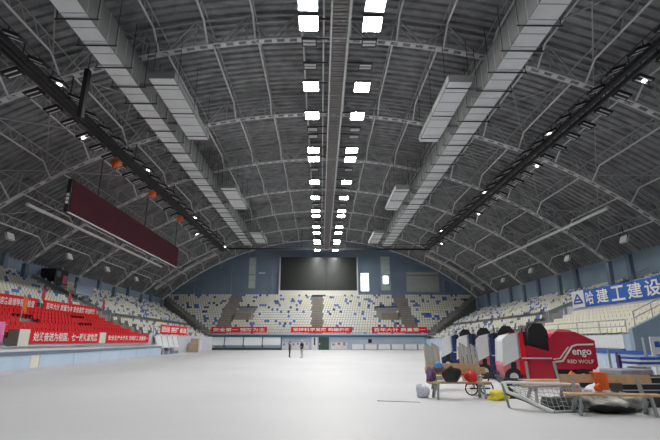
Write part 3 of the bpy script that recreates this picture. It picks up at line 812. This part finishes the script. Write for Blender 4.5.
# ================================================================= ICE RESURFACERS
def wheel(b,c,r,w):
    x,y,z=c;b.tube([(x,y-w/2,z),(x,y+w/2,z)],r,20)
def resurfacer(lab,body,tank,scr,nose,skirt,brand):
    """points along -X; origin on the ground at the middle of the near side... local coords x -1.95..1.95, y 0..2"""
    t=thing('ice_resurfacer',lab,'ice resurfacer',(0,0,0),'parked ice resurfacers')
    b=MB();b.b2((-1.35,.25,.28),(1.38,1.75,.75));b.build('chassis','black',t)
    b=MB();b.prism([(-.1,.82),(-.1,1.72),(.15,2.0),(.85,2.0),(1.47,1.68),(1.47,.80),(1.38,.70),(.1,.70)][::-1],'y',.02,1.98);b.build('snow_tank',body,t,bevel=.05)
    b=MB();b.prism([(.20,1.99),(.32,2.13),(.75,2.10),(1.05,1.9)],'y',.3,1.7);b.build('tank_lid',nose,t,bevel=.03)
    b=MB();b.prism([(-1.15,.25),(-1.15,1.35),(-.95,1.5),(-.1,1.25),(-.1,.30)],'y',.06,1.94);b.build('driver_deck',body,t,bevel=.04)
    b=MB();b.prism([(-1.28,.45),(-1.28,2.0),(-1.08,2.02),(-1.02,.45)],'y',.0,.14);b.prism([(-1.28,.45),(-1.28,2.0),(-1.08,2.02),(-1.02,.45)],'y',1.86,2.0);b.b2((-1.28,0,1.86),(-1.08,2,2.02));b.build('roll_frame',scr,t,bevel=.02)
    b=MB();b.prism([(-1.86,.82),(-1.80,1.75),(-1.66,1.88),(-1.28,1.97),(-1.28,1.12)][::-1],'y',.0,2.0);b.build('rear_tank_panel',tank,t,bevel=.06)
    b=MB();b.prism([(-1.84,.22),(-1.89,.78),(-1.80,.84),(-1.27,1.14),(-1.27,.22)][::-1],'y',.05,1.95);o=b.build('nose_cover',nose,t,bevel=.05)
    b=MB();b.b2((-1.62,.02,.5),(-1.42,.06,.9));b.build('grille','black',o)
    b=MB();b.b2((-1.95,-.05,.03),(-1.15,2.05,.3));b.build('conditioner','steel_dark',t,bevel=.03)
    for x in(-1.55,.95):
        for y in(.12,1.88):
            b=MB();wheel(b,(x+(.0),y,.34),.34,.24);o=b.build('wheel','rubber',t);b=MB();wheel(b,(x,y-(.01 if y<1 else -.01),.34),.16,.25);b.build('hub','steel_light',o)
    b=MB();b.prism([(-.80,1.35),(-.72,2.15),(-.55,2.34),(-.28,2.33),(-.14,2.1),(-.05,1.45),(-.15,1.3)][::-1],'y',.3,.95);o=b.build('seat','black',t,bevel=.06)
    b=MB();b.b2((-1.0,.25,1.25),(-.0,1.0,1.42));b.build('seat_base','black',o)
    b=MB();b.b2((-1.12,.3,1.4),(-.84,.8,2.08));o=b.build('control_console','black',t,bevel=.03)
    b=MB();b.tube([(-.98+.04*math.cos(a),.57+.2*math.cos(a),2.12+.2*math.sin(a)) for a in [2*math.pi*i/14 for i in range(15)]],.025,5);b.build('steering_wheel','black',o)
    b=MB();b.bar((-1.2,.0,1.05),(-.1,.0,1.05),.05);b.build('side_rail',skirt,t)
    if brand:
        b=MB();pl=[(-.05,.92),(.28,.95),(.68,1.50),(.85,1.56),(1.45,1.58)]
        for q in range(4):b.bar((pl[q][0],.0,pl[q][1]),(pl[q+1][0],.0,pl[q+1][1]),.06,.03,up=(0,1,0))
        pl=[(-.05,1.02),(.2,1.05),(.55,1.48)]
        for q in range(2):b.bar((pl[q][0],.0,pl[q][1]),(pl[q+1][0],.0,pl[q+1][1]),.04,.03,up=(0,1,0))
        b.build('swoosh_stripe','board_cream',t)
        text('engo','lettering',t,(.66,.0,1.10),(1,0,0),(0,0,1),.68,.28,.01,'brand_lettering')
        text('RED WOLF','board_cream',t,(.45,.0,.87),(1,0,0),(0,0,1),.92,.14,.01,'model_lettering')
    return t
m1=resurfacer('red ice resurfacer with white rear panel and black driver seat, closest of four','red_paint','white_panel','red','pink_paint','steel_light',True)
m1.location=(8.98,17.75,0)
m2=resurfacer('white and red ice resurfacer parked directly behind the all red one','blue','white','navy','pink_paint','steel_light',False);m2.location=(9.02,21.0,0)
m3=resurfacer('white and blue ice resurfacer, third in the parked line','blue','white','navy','navy','steel_light',False);m3.location=(9.04,24.1,0)
m4=dup(m3,(9.06,27.3,0),'white and blue ice resurfacer at the far end of the parked line')
for q in(m1,m2,m3,m4):q.rotation_euler=(0,0,math.radians(-13 if q is m1 else -19));q.location.x+=.12 if q is m1 else .12
# ================================================================= FOREGROUND CLUTTER
def bench(lab,L,loc,rz,plank_back=True,tall=False,group='wooden changing room benches'):
    t=thing('wooden_bench',lab,'bench',(0,0,0),group)
    for k in range(2):
        b=MB();b.b2((-L/2,-.30+.18*k,.44),(L/2,-.14+.18*k,.49));b.build('seat_plank','wood',t,bevel=.008)
    if plank_back:
        b=MB();b.box((0,.16,.80),(L,.03,.2),Matrix.Rotation(math.radians(-8),3,'X'));b.build('back_plank','wood',t,bevel=.008)
    for sx in(-1,1):
        x=sx*(L/2-.28);b=MB();b.bar((x,-.27,.44),(x+.05*sx,-.33,0),.09,.05);b.bar((x,.0,.44),(x+.05*sx,.2,0),.09,.05);b.bar((x,-.3,.42),(x,.1,.42),.06,.05)
        b.build('leg','leg_grey',t)
        b=MB();b.bar((x,.06,.42),(x-.04*sx,.19,1.12 if tall else .9),.09,.04);b.build('back_support','leg_grey',t)
    t.location=loc;t.rotation_euler=(0,0,rz);return t
bench('wooden bench in front holding up the orange vest, standing over the crumpled tarp',2.1,(7.0,11.25,0),math.radians(-10))
bench('wooden bench with tall bare grey uprights, beside the tipped hockey goal',1.5,(6.5,13.35,0),math.radians(4),False,True)
bench('wooden bench carrying the black and red bags beside the white bag',1.95,(4.28,14.5,0),math.radians(2))
bench('wooden bench farther back with red packets on it, behind the bag bench',2.0,(4.9,17.0,0),0)
def lumpthing(name,lab,cat,m,c,d,seed,amp=.18,extra=None,top=True):
    t=thing(name,lab,cat,(c[0],c[1],c[2]-d[2]/2*.85))
    b=MB();b.lump(c,d,seed,amp,18,12);b.build('body',m,t,True)
    if extra: 
        b=MB()
        for k in range(2):
            x=c[0]-.12+.24*k
            b.tube([(x,c[1]-.05,c[2]+d[2]*.40),(x+.02,c[1],c[2]+d[2]*.40+.13),(x+.06,c[1]+.06,c[2]+d[2]*.40)],.02,5)
        b.build('handle',extra,t)
    return t
sz=.49
lumpthing('black_bag','round black bag on the bench beside the blue helmet','bag','bagblack',(4.02,14.22,sz+.20),(.60,.36,.48),1,.12)
lumpthing('red_bag','round red bag on the bench next to the black one','bag','bagred',(4.64,14.25,sz+.145),(.38,.3,.34),2,.12)
t=thing('blue_helmet','blue safety helmet resting at the top of the bag bench back','helmet',(3.75,14.66,.9))
b=MB();vs=[];nu=14
for j in range(6):
    a=math.pi/2*j/5
    for i in range(nu):
        q=2*math.pi*i/nu;vs.append((3.75+.15*math.cos(a)*math.cos(q),14.66+.17*math.cos(a)*math.sin(q),.90+.17*math.sin(a)))
b.add(vs,[(j*nu+i,j*nu+(i+1)%nu,(j+1)*nu+(i+1)%nu,(j+1)*nu+i) for j in range(5) for i in range(nu)]);b.build('shell','helmet_blue',t,True)
b=MB();b.tube([(3.75+.17*math.cos(2*math.pi*i/16),14.66+.2*math.sin(2*math.pi*i/16),.90) for i in range(17)],.018,5);b.build('brim','helmet_blue',t)
lumpthing('purple_jacket','crumpled purple jacket hanging at the outer end of the bag bench','jacket','purple',(3.42,14.45,.66),(.26,.3,.45),5,.25)
for k,(x) in enumerate((4.72,5.28)):
    b=MB();b.box((x,16.9,.49+.09),(.3,.25,.18));tag(b.build('red_packet','bagred',bevel=.03),'small red packet on the back bench, '+('above the red bag' if k==0 else 'closer to the resurfacers'),'packet','red packets on the back bench')
lumpthing('white_bag','knotted white plastic bag lying on the ice at the outer end of the benches','bag','bagwhite',at(424,398,'z',0)+Vector((0,.15,.17)),(.42,.36,.42),7,.25)
yc_=at(500,401,'z',0);lumpthing('yellow_bag','long bright yellow bag lying on the ice before the resurfacer','bag','yellow',(yc_.x,yc_.y+.15,.13),(.62,.34,.31),8,.2)
for k,(px,py) in enumerate(((514,399),(507,386))):
    c=at(px,py,'z',0);lumpthing('black_cable_heap','small dark heap of cable '+('beside the yellow bag' if k==0 else 'between yellow bag and resurfacer wheel'),'cable','bagblack',(c.x,c.y+.1,.12),(.28,.25,.28),11+k,.3)
# two wheeled trolley
t=thing('wheeled_trolley','small black trolley with two spoked wheels under the bag bench end','trolley',(5.15,15.2,0))
for dx in(-.25,.25):
    b=MB();b.tube([(5.15+dx+.2*math.cos(2*math.pi*i/18),15.1,.22+.2*math.sin(2*math.pi*i/18)) for i in range(19)],.022,6)
    o=b.build('wheel','rubber',t);b=MB()
    for i in range(4):
        a=math.pi*i/4;b.bar((5.15+dx+.2*math.cos(a),15.1,.22+.2*math.sin(a)),(5.15+dx-.2*math.cos(a),15.1,.22-.2*math.sin(a)),.015)
    b.build('spokes','steel_light',o)
b=MB();b.bar((4.85,15.1,.22),(5.5,15.1,.22),.04);b.box((5.15,15.3,.36),(.7,.4,.05));b.bar((5.5,15.3,.36),(5.75,15.3,.95),.03);b.build('frame','steel_dark',t)
# upright grey slatted bundles
for k,(px,d_) in enumerate(((433.5,21.0),(470,20.4))):
    x=at(px,350,'y',d_).x;t=thing('upright_slat_bundle','grey timber slats standing on end '+('beside the farthest resurfacer' if k==0 else 'against the middle resurfacers'),'timber',(x,d_,0),'slat bundles standing on end')
    w=.62 if k==0 else .78
    for q in range(9):
        b=MB();b.bar((x-w/2+w*q/8,d_+.06*(q%2),0),(x-w/2+w*q/8-.03,d_+.35+.06*(q%2),1.45+.12*((q*3)%4)/2),.085,.03,up=(0,1,0));b.build('slat','leg_grey' if q%3 else 'cardboard',t)
    b=MB();b.bar((x-w/2-.05,d_+.12,.7),(x+w/2+.05,d_+.12,.7),.05);b.build('crossbar','steel_dark',t)
# hockey goal tipped over
G=Vector((5.72,12.0,0));t=thing('hockey_goal','tipped white hockey goal frame with torn grey net beside the benches','hockey goal',G)
def gp(x,y,z):return G+Vector((x,y,z))
b=MB();b.tube([gp(-.85,.45,.62),gp(-.80,.15,.66),gp(-.5,-.05,.66),gp(.0,-.12,.64),gp(.9,-.12,.62)],.035,8);b.tube([gp(-.85,.45,.62),gp(.2,.62,.62),gp(.9,.6,.60)],.03,8);b.build('crossbar','white',t)
b=MB();b.tube([gp(-.85,.3,.64),gp(-.84,.15,.42),gp(-.55,-.10,.30),gp(-.30,-.28,.16),gp(-.02,-.50,.03)],.045,8);b.build('side_post','white',t)
b=MB();b.tube([gp(-.80,.35,.36),gp(-.48,.0,.24),gp(-.24,-.2,.12),gp(.05,-.42,.03)],.04,8);b.build('base_frame','black',t)
b=MB();b.tube([gp(-.02,-.5,.03),gp(.9,-.35,.03)],.035,8);b.tube([gp(.9,-.12,.62),gp(.9,-.35,.03)],.035,8);b.tube([gp(.9,.6,.6),gp(.9,.5,.0)],.035,8);b.tube([gp(-.85,.45,.62),gp(-.7,.5,.0)],.035,8);b.build('far_post','leg_grey',t)
b=MB()
for i in range(15):
    u=i/14;x=-.8+1.7*u;lowx=max(x,-.5+.3*u);
    zb_=.45-.42*min(1,(u*2.2));b.tube([gp(x,-.1,.62),gp(x+.02,-.2-.12*u,.5*(.62+zb_)),gp(x+.03,-.12-.28*min(1,u*2),zb_)],.008,4)
for j in range(7):
    f=j/6;b.tube([gp(-.8+1.7*i/14,-.1-.25*f*min(1,i/7),.62-(.62-(.45-.42*min(1,i/14*2.2)))*f+.015*math.sin(i*1.7+j)) for i in range(15)],.008,4)
b.build('netting','net',t)
t=thing('timber_plank_stack','pair of pale planks lying across the tipped hockey goal','planks',G+Vector((.3,.2,.66)))
for k in range(2):
    b=MB();b.box(G+Vector((.28,.12+.26*k,.70)),(1.35,.2,.03));b.build('plank','wood',t)
# roll of fuzzy matting
c=at(566,412,'z',0);t=thing('rolled_matting','dark grey fuzzy roll of matting lying under the hockey goal','roll',(c.x,c.y+.2,0))
b=MB();n_=9;b.tube([(c.x-.42+.84*i/n_,c.y+.2+.012*math.sin(i*2),.17) for i in range(n_+1)],[.165+.008*math.sin(i*2.3) for i in range(n_+1)],18);b.build('roll_body','fuzz',t,True)
b=MB();b.tube([(c.x+.43,c.y+.2+.07*math.cos(a),.17+.07*math.sin(a)) for a in [i*.6 for i in range(11)]],.012,4);b.build('coil_end','steel_dark',t)
# tarp
t=thing('crumpled_tarp','crumpled grey and black tarp heap under the front bench','tarp',(7.2,11.9,0))
b=MB();b.lump((7.0,11.95,.2),(1.3,.9,.42),21,.3,30,16);b.build('fold','tarp',t,True)
b=MB();b.lump((7.75,12.0,.19),(1.0,.9,.40),22,.3,26,14);b.build('fold','tarp',t,True)
b=MB();b.lump((7.15,11.5,.10),(1.1,.4,.2),23,.25,24,10);b.build('dark_lining','bagblack',t,True)
# orange vest
t=thing('orange_vest','bright orange work vest draped over the front bench backrest','vest',(6.87,11.4,.6))
b=MB();c0=Vector((6.87,11.33,0))
b.add([c0+Vector((x,-.03-.02*math.sin(9*x),z)) for z in(.93,.80,.66,.55) for x in(-.15,-.08,0,.08,.15)]+[c0+Vector((x*.9,.16,z)) for z in(.94,.76) for x in(-.15,-.08,0,.08,.15)],
 [(r*5+i,r*5+i+1,(r+1)*5+i+1,(r+1)*5+i) for r in range(3) for i in range(4)]+[(20+i,21+i,1+i,i) for i in range(4)]+[(25+i,26+i,21+i,20+i) for i in range(4)])
o=b.build('fabric','orange',t);s_=o.modifiers.new('s','SOLIDIFY');s_.thickness=.03
b=MB();b.lump((6.75,11.25,.60),(.22,.2,.18),31,.2);b.build('bunched_sleeve','orange',t,True)
# black case / beam on the right
c=at(650,392,'z',.4)
t=thing('black_equipment_case','long black equipment case with metal edges behind the front bench end','case',(8.9,12.5,0))
b=MB();b.b2((8.05,12.3,.42),(9.9,13.0,.78));b.build('case_body','black',t,bevel=.02)
for z in(.44,.60,.76):
    b=MB();b.b2((8.03,12.28,z-.012),(9.92,12.31,z+.012));b.build('edge_strip','wallgrey',t)
b=MB();b.b2((8.1,12.35,0),(9.85,12.95,.42));b.build('base','steel_dark',t)
# stacked panels with blue edges
t=thing('stacked_board_panels','stack of white rink panels with blue edges lying behind the black case','panels',(11.8,17.5,0))
for k in range(4):
    b=MB();b.b2((12.0+.05*k,17.3,.76+.085*k),(15.4,18.6,.76+.085*k+.075));b.build('board','blue' if k in(1,3) else 'white',t)
for x in(12.5,14.9):
    b=MB();b.b2((x-.1,17.4,0),(x+.1,18.5,.76));b.build('trestle','steel',t)
t=thing('grey_crash_pads','pile of grey crash pads lying between resurfacer and stacked panels','pads',(9.2,15.8,0))
for k in range(4):
    b=MB();b.box((10.2+.12*(k%2),15.5,.10+.2*k),(1.5-.1*k,1.0,.17),Matrix.Rotation(.05*k,3,'Z'));b.build('pad','padgrey',t,bevel=.03)
for k,(x,y,m) in enumerate(((8.75,14.4,'bagwhite'),(9.7,14.3,'bagwhite'),(10.6,14.5,'flagred'))):
    lumpthing('cloth_heap',['white cloth heap just behind the orange vest','white cloth heap between crash pads and black case','red and white cloth heap at the photo edge'][k],'cloth',m,(x,y,.30 if k else .2),(.9,.6,.62 if k else .44),41+k,.25)
lumpthing('orange_cone_bag','small orange sack behind the front bench beside the uprights','bag','orange',(8.15,14.9,.36),(.34,.3,.72),45,.15)
for k,(px,y,h,m) in enumerate(((609,17.2,1.35,'leg_grey'),(616.5,17.0,1.3,'purple'),(619,17.0,1.2,'navy'))):
    x=at(px,355,'y',y).x;b=MB();b.tube([(x,y,0),(x,y,h)],.045,8);tag(b.build('standing_pole',m),['grey-green','purple','navy'][k]+' short pole standing behind the grey crash pads','pole','poles behind the crash pads')
x=at(647,360,'y',19).x;x2=at(643,338,'y',19).x
t=thing('leaning_post','pale grey post leaning beside the blue stair wall','post',(x,19,0));b=MB();b.bar((x,19,0),(x2,19,1.85),.14,.06);b.build('shaft','leg_grey',t)
b=MB();b.box((x,19,.03),(.4,.4,.06));b.build('foot','steel',t)
x0=at(651,350,'y',21).x;t=thing('white_notice_board','white notice board with a small blue square mark near the stair wall','sign',(x0+.6,21,0))
b=MB();b.b2((x0,20.95,1.1),(x0+1.3,21,1.9));b.build('panel','white',t)
b=MB();b.b2((x0+.18,20.93,1.42),(x0+.42,20.95,1.68));b.build('blue_mark','blue',t)
for xx in(x0+.1,x0+.7):
    b=MB();b.b2((xx-.07,20.96,0),(xx+.07,21.05,1.1));b.build('leg','white',t)
# near right white base wall panels
b=MB();b.b2((20.75,31,0),(20.9,46.5,1.05));struct(b.build('baseboard_right','white'))
b=MB();b.b2((20.7,31,1.05),(20.9,46.5,1.15));struct(b.build('trim_8','board_dark'))
b=MB();b.b2((20.84,31.0,1.2),(20.9,46.5,2.1));struct(b.build('trim_9','white'))
# black ice seam
a=at(377,401,'z',0);c=at(420,402.5,'z',0);b=MB();b.bar(a+Vector((0,0,.006)),c+Vector((0,0,.006)),.03,.012);tag(b.build('floor_cable','steel_dark'),'thin dark cable lying across the open floor in front of the benches','cable')
# ================================================================= PEOPLE
def person(lab,loc,h,rz,shirt,legs,helmet,arms):
    t=thing('person',lab,'person',(0,0,0));k=h/1.75
    P=[(0,0,.95),(0,0,1.15),(0,.01,1.38),(0,0,1.50),(0,-.01,1.60),(0,-.01,1.70)]
    E=[(0,1),(1,2),(2,3),(3,4),(4,5)];Rr=[.15,.135,.16,.06,.085,.075]
    def add(p,r,par):
        P.append(p);Rr.append(r);E.append((par,len(P)-1));return len(P)-1
    feet=[]
    for s in(-1,1):
        a=add((s*.09,0,.88),.095,0);a=add((s*.10,-.01,.48),.062,a);a=add((s*.11,.02,.09),.042,a);a=add((s*.12,-.13,.035),.035,a)
        q=add((s*.185,.0,1.40),.062,2);el=arms[0 if s<0 else 1]
        q=add(el[0],.043,q);q=add(el[1],.032,q);wr=el[1];dr=(Vector(el[1])-Vector(el[0])).normalized()
        hp=add(tuple(Vector(wr)+dr*.07),.034,q)
        for f in range(5):
            off=Vector((.018*(f-2),-.01 if f else -.04,0));add(tuple(Vector(wr)+dr*(.13 if f not in(0,4) else .11)+off),.010,hp)
    me=bpy.data.meshes.new('body');me.from_pydata([(x*k,y*k,z*k) for x,y,z in P],E,[]);o=bpy.data.objects.new('body',me);COL.objects.link(o);o.parent=t
    for m in(shirt,legs,'skin','cloth_dark'):me.materials.append(M[m])
    o.modifiers.new('skin','SKIN');
    for i,sv in enumerate(me.skin_vertices[0].data):sv.radius=(Rr[i]*k*(1.25 if i<3 else 1),Rr[i]*k);sv.use_root=(i==0)
    ss=o.modifiers.new('sub','SUBSURF');ss.levels=ss.render_levels=1
    dg=bpy.context.evaluated_depsgraph_get();dg.update();bm=bpy.data.meshes.new_from_object(o.evaluated_get(dg));o.modifiers.clear();o.data=bm
    hands=[Vector(a[1])*k for a in arms]
    for p in bm.polygons:
        c=p.center/k
        p.use_smooth=True
        p.material_index=2 if c.z>1.49 or any((p.center-hh).length<.15*k and (p.center-hh).z<.03 for hh in hands) else (0 if c.z>.93 or abs(c.x)>.2 else (3 if c.z<.08 else 1))
    # head, face, hair/helmet
    b=MB();nu=14;vs=[]
    for j in range(11):
        a=math.pi*j/10
        for i in range(nu):
            q=2*math.pi*i/nu;w=.078*math.sin(a)*(1-.12*max(0,-math.cos(a)));vs.append((w*math.cos(q)*k,(-.015+.098*math.sin(a)*math.sin(q))*k,(1.64+.118*math.cos(a))*k))
    b.add(vs,[(j*nu+i,(j+1)*nu+i,(j+1)*nu+(i+1)%nu,j*nu+(i+1)%nu) for j in range(10) for i in range(nu)])
    b.lump((0,-.118*k,1.635*k),(.03*k,.05*k,.05*k),1,0,8,6)
    for s in(-1,1):b.lump((s*.08*k,-.01*k,1.64*k),(.02*k,.05*k,.06*k),1,0,8,6)
    hd=b.build('head','skin',t,True)
    for s in(-1,1):
        b=MB();b.lump((s*.03*k,-.098*k,1.665*k),(.024*k,.02*k,.014*k),1,0,8,6);b.build('eye','black',hd)
    b=MB();b.lump((0,-.104*k,1.59*k),(.05*k,.015*k,.012*k),1,0,8,6);b.build('mouth','flagred',hd)
    b=MB();vs=[]
    rad=.105 if helmet else .09
    for j in range(7):
        a=math.pi*.5*j/6
        for i in range(nu):
            q=2*math.pi*i/nu;vs.append((rad*math.sin(a)*math.cos(q)*k,(.0+(rad+.018)*math.sin(a)*math.sin(q))*k,(1.675+.10*math.cos(a))*k))
    b.add(vs,[(j*nu+i,(j+1)*nu+i,(j+1)*nu+(i+1)%nu,j*nu+(i+1)%nu) for j in range(6) for i in range(nu)])
    if helmet:b.tube([(.125*math.cos(2*math.pi*i/16)*k,(-.02+.15*math.sin(2*math.pi*i/16))*k,1.678*k) for i in range(17)],.012,5)
    b.build('safety_helmet' if helmet else 'hair','white' if helmet else 'black',t,True)
    t.location=loc;t.rotation_euler=(0,0,rz);return t
hang=[((-.25,.02,1.12),(-.24,-.05,.88)),((.25,.02,1.12),(.24,-.05,.88))]
hold=[((-.26,.0,1.14),(-.12,-.24,1.12)),((.26,.0,1.14),(.10,-.25,1.10))]
pl_=at(289.5,357.8,'z',0);person('person in black clothes standing on the open floor, turned to the helmeted one',pl_,1.66,math.radians(80),'cloth_dark','cloth_dark',False,[hold[0],hang[1]])
pr_=at(301.7,358.,'z',0);person('person in white safety helmet, dark jacket and grey trousers standing on the floor',pr_,1.78,math.radians(-50),'cloth_dark','cloth_grey',True,hold)
# ================================================================= CAMERA / WORLD / VIEW
cd=bpy.data.cameras.new('camera');co=bpy.data.objects.new('camera',cd);COL.objects.link(co)
co.matrix_world=Matrix(((RV.x,UV.x,-FV.x,CAM.x),(RV.y,UV.y,-FV.y,CAM.y),(RV.z,UV.z,-FV.z,CAM.z),(0,0,0,1)))
cd.sensor_width=36;cd.lens=36*FPX/660;cd.clip_end=400;S.camera=co
w=bpy.data.worlds.new('world');S.world=w;w.use_nodes=True;w.node_tree.nodes['Background'].inputs[0].default_value=(.6,.7,.8,1);w.node_tree.nodes['Background'].inputs[1].default_value=.3
S.view_settings.view_transform='Standard';S.view_settings.look='None';S.view_settings.gamma=1;S.view_settings.use_curve_mapping=False
S.view_settings.exposure=0.45
S.cycles.max_bounces=8;S.cycles.diffuse_bounces=5;S.cycles.glossy_bounces=2;S.cycles.sample_clamp_indirect=4
try:S.cycles.use_denoising=True
except Exception:pass
